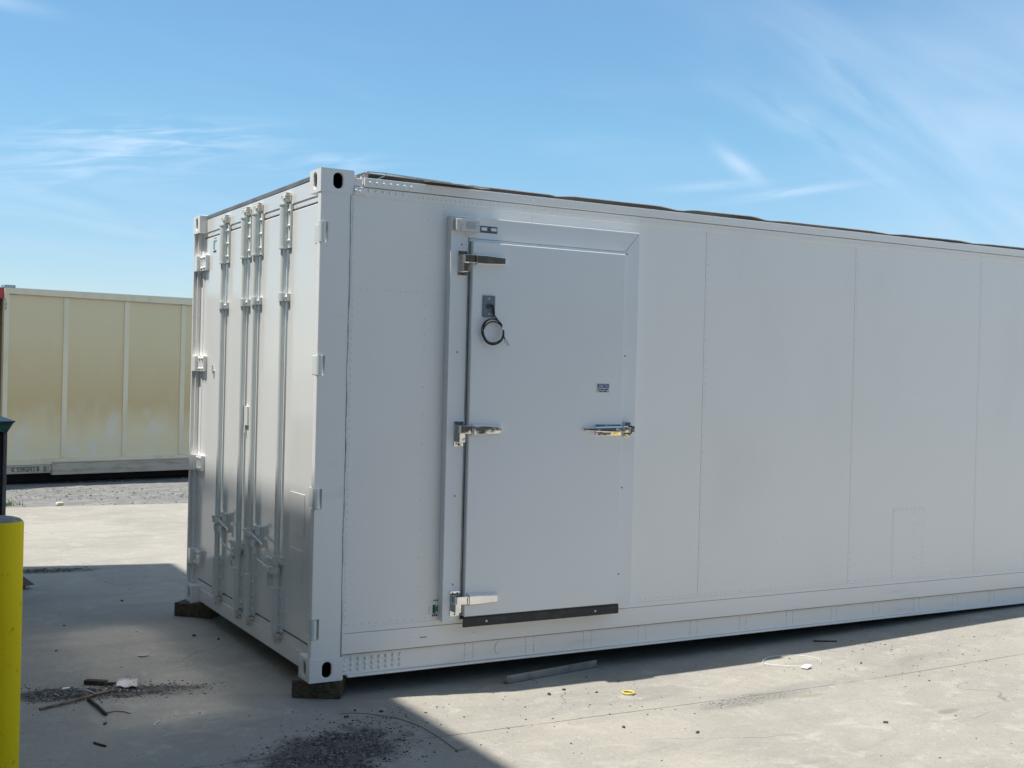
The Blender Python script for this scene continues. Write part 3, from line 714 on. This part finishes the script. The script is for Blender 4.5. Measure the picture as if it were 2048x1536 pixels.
loftx(mb, [(1.545, 1.276, 1.288, -.088, -.100, .001), (1.62, 1.268, 1.294, -.088, -.116, .004), (1.74, 1.262, 1.299, -.088, -.124, .006), (1.80, 1.262, 1.299, -.088, -.122, .006)])
mb.tube([(1.548, -.094, 1.274), (1.548, -.094, 1.290)], .007, 10)
loftx(mb, [(1.802, 1.258, 1.302, -.082, -.120, .005), (1.846, 1.260, 1.300, -.082, -.118, .005)])
mb.build('latch', CHROME, sdoor, bevel=.0015)
mb = MB(); mb.box(1.848, 1.866, -.100, YF, 1.256, 1.302, 1); mb.box(1.866, 1.900, -.078, YF, 1.262, 1.300); mb.box(1.835, 1.880, -.066, YF, 1.3025, 1.322); mb.box(1.835, 1.880, -.066, YF, 1.238, 1.2555)
mb.build('latch_keeper', [CHROME, DARK], fr, bevel=.0015)
mb = MB(); mb.box(.889, .963, -.0865, -.080, 1.880, 1.994); mb.build('switch_plate', SWITCH, sdoor, bevel=.0015)
for z in (1.978, 1.896): MB().dome((.926, -.0865, z), (0,-1,0), .0045, .002, 7).build('plate_screw', PLASW, sdoor)
mb = MB(); mb.tube([(.922, -.0865, 1.936), (.922, -.094, 1.936)], .012, 12); mb.tube([(.940, -.089, 1.944), (.943, -.098, 1.942), (.953, -.096, 1.900)], .0058, 8); mb.build('toggle_lever', INK, sdoor)
mb = MB(); mb.box(1.629, 1.715, -.0812, -.0800, 1.489, 1.539); lab = mb.build('warning_sticker', STICK, sdoor)
mb = MB(); mb.box(1.634, 1.709, -.0818, -.0812, 1.514, 1.5355); mb.build('sticker_band', BLUE, lab)
text('sticker_lettering', 'DELTA', .0215, (1.6715, -.0824, 1.5172), SIDE, STICK, lab, .98, .0006, 'CENTER')
mb = MB()
for z, xs in ((1.5055, (1.636, 1.650, 1.655, 1.676, 1.681, 1.706)), (1.4955, (1.645, 1.665, 1.670, 1.698))):
    for i in range(0, len(xs), 2): mb.box(xs[i], xs[i+1], -.0816, -.0812, z-.003, z+.003)
mb.build('sticker_small_print', INK, lab)
# heater control box and lamp plate on the header
cb = MB().box(.722, .8605, -.0875, YF, 2.3255, 2.3885).build('control_box', PLASB, fr, bevel=.004)
mb = MB(); mb.box(.748, .8585, -.0915, -.0875, 2.3275, 2.3880); mb.build('cover_plate', ACRY, cb, bevel=.001)
mb = MB(); mb.box(.776, .834, -.0925, -.0915, 2.338, 2.376); mb.dome((.7585, -.0915, 2.357), (0,-1,0), .004, .002, 7); mb.dome((.850, -.0915, 2.357), (0,-1,0), .004, .002, 7)
mb.build('cover_window', mat('faded_label', (.42, .43, .44), .5, var=((.52, .50, .47), 90, .5, .6)), cb)
mb = MB(); mb.box(.864, .985, -.0500, YF, 2.330, 2.366); ip = mb.build('indicator_plate', mat('indicator_plate_dark', (.07, .085, .11), .4, var=((.16, .19, .22), 60, .5, .6)), fr)
for x in (.889, .947): MB().box(x, x+.033, -.0510, -.0500, 2.342, 2.3585).build('indicator_window', PLASW, ip)
# K logo cut by the door frame
text('side_lettering', 'K', .058, (.6855, .0045, .303), SIDE, GREEN, box, 1.0, .003)
mb = MB(); mb.box(.680, .6895, .0036, .0045, .302, .346); mb.build('lettering_stem', INK, box)
mb = MB()
for k in range(3): mb.box(.678+.011*k, .686+.011*k, .0036, .0045, .286, .296)
for k in range(3): mb.box(.658, .662, .0036, .0045, .302+.014*k, .306+.014*k)
mb.build('small_print', INK, box)
mb = MB()
for k in range(3): mb.box(.683+.010*k, .690+.010*k, .0036, .0045, .366, .372)
mb.build('small_print', GREEN, box)
mb = MB()
for x, w in ((.608, .008), (.618, .006), (.627, .010), (.642, .004)): mb.box(x, x+w, -.0014, -.0006, .178, .1835)
mb.build('scuff_mark', INK, box)

# cable coil hanging below the switch plate
def coil():
    root = empty('cable_coil', (.943, -.10, 1.80)); tag(root, 'black coil of cable hanging below the grey switch plate on the side door', 'cable')
    o = Vector((.943, -.10, 1.80)); mb = MB(); pts = []
    for k in range(0, 110):
        t = 2*math.pi*k/40 + 1.0; r = .060 + .0045*math.sin(t*1.37) + .0035*math.sin(t*.5+1)
        c = (.004*math.sin(k*.05), .0)
        pts.append((c[0] + r*1.02*math.cos(t), .004*math.sin(t*.9) - .00012*k, c[1] + r*1.06*math.sin(t)))
    mb.tube(pts, .0038, 7); mb.tube([(.010, .016, .108), (.014, .008, .09), (.030, .002, .066), (.052, -.002, .045), (.060, -.004, .02), (.064, -.006, -.015), (.072, -.004, -.030)], .0038, 7)
    mb.build('cable', BLACKP, root)
    mb = MB(); mb.tube([(.047, -.012, .024), (.074, -.010, .022)], .0105, 8); mb.build('white_tie', PLASW, root)
    mb = MB(); mb.tube([(.070, -.004, -.028), (.074, -.003, -.045), (.088, -.001, -.058), (.092, 0, -.070)], .0018, 5)
    mb.tube([(.072, -.004, -.028), (.088, -.004, -.045), (.096, -.002, -.056), (.104, 0, -.068)], .0018, 5)
    mb.build('bare_wire', mat('wire_grey', (.22, .22, .16), .5), root)
coil()

# ------------------------------------------------------------------ timber blocks
def timber(a, b, depth, z0, z1, label):
    a, b = Vector((*a, 0)), Vector((*b, 0)); d = (b-a).normalized(); nrm = Vector((-d.y, d.x, 0)); c = (a+b)/2 + nrm*depth/2; c.z = (z0+z1)/2
    mb = MB(); mb.obox((0,0,0), d*(b-a).length/2, nrm*depth/2, Vector((0,0,(z1-z0)/2)))
    o = mb.build('timber_block', WOOD, bevel=.004); o.location = c
    tag(o, label, 'timber block', 'timber blocks under the container corners')
timber((-.053, .109), (.160, -.020), .14, GZ+.001, -.001, 'dark square-cut timber block under the near bottom corner')
timber((-.093, 2.355), (.100, 2.165), .14, GZ+.001, -.001, 'dark timber block under the far corner of the doors')

# ------------------------------------------------------------------ tan container behind
ANG = math.atan2(.23548732, .97187742)
bgc = empty('shipping_container', (.086, 11.90, -.11), ANG); tag(bgc, 'long tan container with pale ribs and grimy panels, parked beyond the gravel', 'container')
dz = .11   # local z = world z + .11
BL, BW = 12.19, 2.438
T0 = 2.62
mb = MB(); mb.box(-.14, BL-.2, .035, BW-.03, .36+0*dz, 2.66); mb.build('wall_panel', TAN, bgc)
def rib(x): mb = MB(); mb.box(x, x+.073, .018, .040, .372, T0+.010); return mb.build('rib', TANR, bgc, bevel=.004)
for k in range(12): rib(.640+.9*k)
for x0, y0 in ((-.188, .006), (BL-.2, .006), (-.188, BW-.08)): MB().box(x0, x0+.065, y0, y0+.074, .172, 2.7).build('corner_post', TANR, bgc, bevel=.005)
mb = MB()
for x, w, z in ((-.178, .006, 2.40), (-.178, .006, 2.46), (-.166, .005, 2.42), (-.166, .005, 2.47), (-.178, .006, 2.52)): mb.box(x, x+w, .0045, .006, z, z+.045)
mb.build('post_lettering', INK, bgc)
mb = MB(); mb.box(-.185, BL-.13, .004, .08, 2.632, 2.6750); mb.box(-.185, BL-.13, .010, .08, 2.5865+.03, 2.6315)
for i in range(1): pass
mb.build('top_rail_seam', TANB, bgc)
def bgtop():
    # upper rail rises slightly to the right, as the roof does in the photograph
    mb = MB(); n0, n1 = -.185, BL-.13
    mb.add([(n0,-.004,2.632),(n1,-.004,2.632),(n1,-.004,2.805),(n0,-.004,2.700),(n0,.10,2.632),(n1,.10,2.632),(n1,.10,2.805),(n0,.10,2.700)], [(0,1,2,3),(3,2,6,7),(0,4,5,1),(0,3,7,4),(1,5,6,2)])
    mb.build('top_rail', TANR, bgc)
    mb = MB(); mb.add([(n0,-.012,2.700),(n1,-.012,2.805),(n1,BW,2.805),(n0,BW,2.700),(n0,-.012,2.712),(n1,-.012,2.817),(n1,BW,2.817),(n0,BW,2.712)], [(0,1,5,4),(4,5,6,7),(1,2,6,5),(3,0,4,7),(0,3,2,1)])
    mb.build('roof', mat('white_roof', (.80, .80, .78), .5), bgc)
    mb = MB(); mb.box(-.192, -.050, -.016, .15, 2.708, 2.748); mb.build('corner_casting', GALV, bgc, bevel=.006)
bgtop()
mb = MB(); mb.box(-.20, BL-.13, .012, .08, .2820, .366); mb.build('lower_rail', TANR, bgc, bevel=.003)
mb = MB(); mb.box(-.20, .510, .016, .08, .166, .2780); mb.build('text_plate', TANB, bgc)
mb = MB(); mb.box(.5105, BL-.13, -.004, .08, .133, .296); mb.box(.5105, BL-.13, -.010, .08, .300, .316); mb.build('fork_rail', TANB, bgc, bevel=.004)
FADED = mat('faded_black_ink', (.13, .12, .10), .7, var=((.30, .27, .21), 30, .5, .65))
# faint dark block marks painted on the plate, unreadable in the photograph
mb = MB()
def glyph(x, rows, s=.0135, z=.258):
    for j, r in enumerate(rows):
        for i, ch in enumerate(r):
            if ch == '#': mb.box(x+i*s, x+(i+1)*s, .0142, .0158, z-(j+1)*s, z-j*s)
for x, rows in ((-.055, ['..##','.##.','##..','.##.','..##']), (.030, ['###','#..','##.','..#','##.']), (.078, ['#.#','###','#.#','#.#','#.#']), (.122, ['.###','#...','#.##','#..#','.###']),
                (.182, ['####','#..#','####','#.#.','#..#']), (.242, ['###','.#.','.#.','.#.','.#.']), (.290, ['####','.##.','.##.','####','.##.']), (.395, ['###','#.#','###','#.#','###']), (.455, ['.','#','.','#','.'])):
    mb = MB(); glyph(x, rows); mb.build('plate_lettering', FADED, bgc)
mb = MB(); mb.box(-.16, BL-.3, .30, BW-.3, .02, .168); mb.build('underframe', DARK, bgc)
# what stands beside it at the left edge
rt = empty('storage_container', (.086-.33*math.cos(ANG), 11.95-.33*math.sin(ANG), -.11), ANG); tag(rt, 'red-topped container at the left edge, touching the end of the tan one', 'container')
mb = MB(); mb.box(-3.0, .04, .05, 2.4, .17, 2.56); mb.build('wall_panel', TANB, rt)
mb = MB(); mb.box(-3.0, .140, -.02, 2.42, 2.5605, 2.70); mb.build('top_rail', REDP, rt, bevel=.005)
mb = MB(); mb.box(-3.0, .140, -.022, 2.43, 2.7005, 2.712); mb.build('roof', GALV, rt)
mb = MB(); mb.box(-.02, .078, .02, .12, 2.44, 2.555); mb.build('corner_casting', GALV, rt, bevel=.006)
mb = MB(); mb.box(-.045, .03, .03, .0505, .17, 2.44); mb.build('corner_post', TANR, rt)
mb = MB(); mb.box(-2.9, 0, .2, 2.2, .02, .165); mb.build('underframe', DARK, rt)

# ------------------------------------------------------------------ green bin behind the bollard
bn = empty('waste_bin', (-1.10, 2.90, GZ)); tag(bn, 'dark green steel waste bin with a flared rim, half hidden behind the yellow bollard', 'waste bin')
H = 1.205
mb = MB(); mb.box(-1.3, -.012, .04, 1.0, .06, H); mb.build('bin_body', BINR, bn)
mb = MB()
vs = [(-1.36,-.010,H),( .012,-.010,H),( .012,1.05,H),(-1.36,1.05,H),(-1.40,-.05,H+.062),(.043,-.05,H+.062),(.043,1.09,H+.062),(-1.40,1.09,H+.062),(-1.40,-.062,H+.074),(.058,-.062,H+.074),(.058,1.10,H+.074),(-1.40,1.10,H+.074)]
mb.add(vs, [(0,1,5,4),(1,2,6,5),(2,3,7,6),(3,0,4,7),(4,5,9,8),(5,6,10,9),(6,7,11,10),(7,4,8,11),(8,9,10,11),(0,3,2,1)]); mb.build('bin_rim', BINP, bn)
mb = MB(); mb.box(-.011, .013, .0, .06, .02, H-.001); mb.build('corner_post', mat('greyish_green_paint', (.12, .15, .15), .5, var=((.10, .07, .09), (5, 5, 2), .4, .6)), bn, bevel=.003)
mb = MB(); mb.box(-.045, -.0115, .018, .06, .02, H-.001); mb.box(-1.3, -.045, .022, .06, H-.20, H-.001, 1); mb.build('rib', [DARK, BINP], bn)

# ------------------------------------------------------------------ yellow bollard
bo = empty('bollard', (-1.527, -.650, GZ)); tag(bo, 'thick yellow steel bollard with a grey concrete top at the left edge', 'bollard')
r = .087; hh = .958-GZ
mb = MB(); mb.tube([(0,0,0),(0,0,.3),(0,0,.6),(0,0,hh-.012),(0,0,hh-.004)], [r,r,r,r,r-.004], 48, caps=False); mb.build('pipe', YEL, bo)
mb = MB(); vs = []; fs = []; N = 48
for j, (rr, z) in enumerate(((r-.003, hh-.006), (r*.85, hh+.004), (r*.6, hh+.011), (r*.3, hh+.015))):
    for k in range(N): t = 2*math.pi*k/N; vs.append((rr*math.cos(t), rr*math.sin(t), z))
vs.append((0,0,hh+.016))
for j in range(3):
    for k in range(N): fs.append((j*N+k, j*N+(k+1)%N, (j+1)*N+(k+1)%N, (j+1)*N+k))
for k in range(N): fs.append((3*N+k, 3*N+(k+1)%N, 4*N))
mb.add(vs, fs, 0, True); mb.build('concrete_cap', CONCTOP, bo)
b2 = bo.copy(); COL.objects.link(b2); b2.location = (4.75, -4.35, gz(4.75)); tag(b2, 'yellow bollard across the yard that shows only as a glint in the door latch', 'bollard')
for ch in list(bo.children): c_ = ch.copy(); COL.objects.link(c_); c_.parent = b2

# ------------------------------------------------------------------ the building that shades the yard (left of the view)
wh = empty('warehouse', (-3.1, 5.36, GZ)); tag(wh, 'tall plain metal-sided warehouse beside the yard, whose shadow falls across the doors', 'building')
HW = 8.83 - GZ
mb = MB(); mb.add([(0,-32,0),(0,0,0),(-14,3.0,0),(-14,-32,0),(0,-32,HW),(0,0,HW),(-14,3.0,HW),(-14,-32,HW)], [(0,1,5,4),(1,2,6,5),(2,3,7,6),(3,0,4,7),(4,5,6,7)])
for k in range(80):
    y = -.2 - .4*k; mb.box(0, .03, y-.05, y, 0, HW-.2)
mb.build('wall', METALW, wh)
mb = MB(); mb.box(-.1, .05, -32, -.001, HW-.18, HW+.0); mb.build('parapet_cap', GALV, wh)
mb = MB(); mb.box(.03, .06, -12.5, -8.8, 0, 4.2)
for k in range(20): mb.box(.06, .075, -12.5, -8.8, .1+.2*k, .12+.2*k)
mb.build('roller_door', METALD, wh)

# a second building across the yard behind the camera (it only shows in the chrome)
sh = empty('storage_shed', (0, -22, GZ)); tag(sh, 'long dark brown shed across the yard, seen only as a reflection in the chrome', 'building')
mb = MB(); mb.box(-1, 34, -12, 0, 0, 5.4)
for k in range(43): mb.box(-.9+.8*k, -.8+.8*k, 0, .04, 0, 5.3)
mb.build('wall', mat('shed_wall', (.07, .06, .05), .8, var=((.12, .10, .08), .6, .4, .6)), sh)
mb = MB(); mb.add([(-1.5,-12.5,5.4),(34.5,-12.5,5.4),(34.5,.6,5.4),(-1.5,.6,5.4),(-1.5,-6,6.4),(34.5,-6,6.4)], [(0,1,5,4),(2,3,4,5),(3,0,4),(1,2,5),(0,3,2,1)]); mb.build('roof', mat('shed_roof', (.11, .10, .10), .7), sh)
for k in range(3): MB().box(3+9*k, 7+9*k, .04, .10, 0, 3.8).build('roller_door', mat('dark_shed_door', (.035, .035, .035), .6), sh)

# ------------------------------------------------------------------ small things on the ground
def ob(name, mb, M, loc, label, cat, group=None, **k):
    o = mb.build(name, M, **k); o.location = loc; return tag(o, label, cat, group)
def P2(x, y, h=0): return (x, y, gz(x, y)+h)
# galvanised angle offcut
a = Vector(P2(1.08, -.105, .0)); b = Vector(P2(1.735, .010, .0)); d = (b-a); L = d.length; d.normalize(); nrm = Vector((-d.y, d.x, 0)); c = (a+b)/2
mb = MB(); mb.obox((0,0,.024), d*L/2, nrm*.001, Vector((0,0,.021))); mb.obox(nrm*.018+Vector((0,0,.0035)), d*(L/2), nrm*.019, Vector((0,0,.001)))
ob('metal_angle', mb, GALV, c, 'galvanised metal angle strip lying on the concrete under the long side', 'metal strip')
mb = MB(); pts = [(.031*math.cos(t), .031*math.sin(t), .003) for t in np.linspace(0, 2*math.pi, 33)]; mb.tube(pts, .0052, 8, caps=False)
ob('plastic_ring', mb, RINGY, P2(1.575, -.535, .003), 'small yellow plastic ring on the sunlit concrete', 'ring')
mb = MB()
pts = [(0,0,.012), (-.10,.09,.008), (-.16,.18,.006), (-.08,.265,.006), (.03,.30,.005), (.16,.26,.006), (.215,.17,.008), (.20,.10,.010), (.14,.03,.014)]
fine = []
for i in range(len(pts)-1):
    p0, p1, p2, p3 = [Vector(pts[min(max(i+q, 0), len(pts)-1)]) for q in (-1, 0, 1, 2)]
    for t in (0, .25, .5, .75): fine.append(.5*((2*p1) + (p2-p0)*t + (2*p0-5*p1+4*p2-p3)*t*t + (3*p1-p0-3*p2+p3)*t**3))
fine.append(Vector(pts[-1]))
zt = empty('plastic_zip_loop', P2(2.83, -.535)); tag(zt, 'thin white plastic loop with a white tag beside the edge of the container shadow', 'plastic strap')
mb.tube(fine, .0019, 6); mb.build('strap', PLASW, zt)
mb = MB(); mb.obox((0,0,.012), (.028,.010,.004), (-.009,.020,0), (0,0,.004)); mb.build('tag', PLASW, zt, bevel=.003)
# string along the shade edge
mb = MB(); q = [(.06,-.262), (.12,-.27), (.19,-.316), (.284,-.44), (.31,-.52), (.333,-.628), (.335,-.8), (.323,-1.011), (.37,-1.0)]
mb.tube([(x-.19, y+.316, .003) for x, y in q], .0026, 5); ob('string', mb, mat('pale_string', (.36, .33, .27), .8), P2(.19, -.316), 'pale bent string lying across the shadow edge of the building', 'string')
# paper
mb = MB(); quad = [(-.809,.640), (-.718,.599), (-.672,.757), (-.765,.815)]; c0 = Vector((-.74, .70, 0)); n4 = 5; vs = []
for j in range(n4+1):
    for i in range(n4+1):
        u, v = i/n4, j/n4; A = Vector(quad[0])*(1-u)+Vector(quad[1])*u; B = Vector(quad[3])*(1-u)+Vector(quad[2])*u; p = A*(1-v)+B*v
        vs.append((p.x-c0.x, p.y-c0.y, .006+.006*math.sin(i*1.9+j)+.004*math.cos(j*2.3)))
nn = n4+1; k0 = len(vs); vs += [(x, y, z-.0006) for x, y, z in vs]
fs = [(j*nn+i, j*nn+i+1, (j+1)*nn+i+1, (j+1)*nn+i) for j in range(n4) for i in range(n4)]; fs += [tuple(k0+q for q in reversed(f)) for f in fs]
mb.add(vs, fs, 0, True); ob('paper_scrap', mb, PAPER, P2(-.74, .70, .002), 'crumpled white paper scrap lying in the litter strip', 'paper')
def stick(name, pts, rr, M, label, cat, group=None, n=7):
    p0 = Vector(P2(*pts[0][:2])); mb = MB(); mb.tube([(x-p0.x, y-p0.y, h+rr) for x, y, h in pts], [rr*(1-.25*i/len(pts)) for i in range(len(pts))], n); return ob(name, mb, M, p0, label, cat, group)
stick('stick', [(-1.215,.392,0), (-1.13,.425,.002), (-1.03,.470,.004), (-.91,.545,.004), (-.80,.60,.002)], .0075, WOODL, 'long pale stick pointing at the paper scrap', 'stick', 'sticks on the concrete')
stick('stick', [(-.975,.47,.0), (-.962,.33,.003), (-.948,.165,0)], .0085, BARK, 'short dark stick leaning against the long pale stick', 'stick', 'sticks on the concrete')
stick('stick', [(-1.079,-.246,0), (-1.043,-.315,0)], .0055, BARK, 'tiny black stick alone on the shaded concrete beside the bollard', 'stick', 'sticks on the concrete')
stick('twig', [(-.965,.20,.001), (-.90,.215,.003), (-.86,.19,.002), (-.84,.15,.001)], .0022, BARK, 'thin forked twig at the foot of the short dark stick', 'twig')
stick('wire_offcut', [(-.786,-.088,0), (-.760,-.045,.004), (-.734,-.015,0)], .0028, PLASW, 'short white wire offcut on bare shaded concrete', 'wire')
stick('stick', [(3.34,-.06,0), (3.47,-.13,0)], .006, BARK, 'dark stick in the shadow under the long side', 'stick', 'sticks on the concrete')
mb = MB(); mb.obox((0,0,.012), (.046,-.034,0), (.012,.016,0), (0,0,.011)); mb.obox((.055,-.03,.007), (.035,-.022,.002), (.006,.008,0), (0,0,.005))
ob('bark_chunk', mb, BARK, P2(-.885, .775), 'dark broken bark chunk left of the paper scrap', 'bark', bevel=.003)
for i, (x, y, s, lab) in enumerate(((-1.04,.735,.018,'pale plastic chip at the left of the litter strip'), (-1.10,.63,.013,'pale chip below the other left-hand chip in the litter strip'), (-.715,.83,.014,'small white chip just behind the paper scrap'), (-.815,.60,.020,'thin white sliver in front of the paper scrap'))):
    mb = MB(); a_ = i*2.1; mb.obox((0,0,.006), (s*math.cos(a_),s*math.sin(a_),.001), (-s*.4*math.sin(a_),s*.4*math.cos(a_),.002), (0,0,.0025)); ob('plastic_chip', mb, PLASW, P2(x, y), lab, 'chip', 'pale chips in the litter')
stick('wire_offcut', [(-.99,.69,.003), (-.955,.66,.008), (-.925,.585,.003)], .0025, PLASW, 'white wire offcut in the litter between bark and pale stick', 'wire')
mb = MB(); N = 18; mb.tube([(0,0,0),(0,0,.004)], .028, N); ob('metal_disc', mb, mat('dull_disc', (.33, .32, .30), .5), P2(-.527, 1.305, .001), 'flat round disc on the concrete in front of the doors', 'disc', bevel=.001)
mb = MB(); mb.obox((0,0,.05), (.05,.02,0), (-.03,.07,.02), (0,.002,.0015)); mb.obox((-.04,.0,.02), (.07,.01,.0), (.0,.05,-.02), (0,0,.002))
ob('cardboard_scrap', mb, CARD, P2(-.86, 3.78), 'brown folded cardboard scrap poking out past the bollard', 'cardboard')
mb = MB(); vs = []
for ang_, zz_ in ((0,0),):
    pass
mb.obox((0,0,.020), (.040,.008,0), (-.008,.030,0), (.004,0,.020)); ob('pale_stone', mb, mat('pale_stone', (.62, .57, .42), .8), (.262, 9.285, -.10), 'pale stone on the edge where gravel meets concrete', 'stone', bevel=.014, segs=3)
BLK = [(1.43,-.45), (1.18,-.38), (1.30,-.335), (3.20,-.60), (2.42,-1.52), (1.47,-1.25), (1.20,-1.03), (-.13,1.70), (-.02,1.55), (-.80,2.30), (-.95,1.62), (-.30,3.0), (.26,-.31), (.15,-.24), (.07,-.33), (-.98,.03)]
mb0 = MB(); mb0.obox((0,0,.004), (.008,.003,0), (-.003,.005,0), (.002,0,.0045))
proto = None
for i, (x, y) in enumerate(BLK):
    if proto is None:
        o = mb0.build('stone_chip', STONE_D, bevel=.002); proto = o
    else: o = proto.copy(); COL.objects.link(o)
    o.location = P2(x, y); o.rotation_euler = (0, 0, i*1.3); s = .8+.5*((i*37) % 10)/10; o.scale = (s, s, s)
    tag(o, 'single small dark stone chip lying loose on the concrete', 'stone', 'dark stone chips on the concrete')
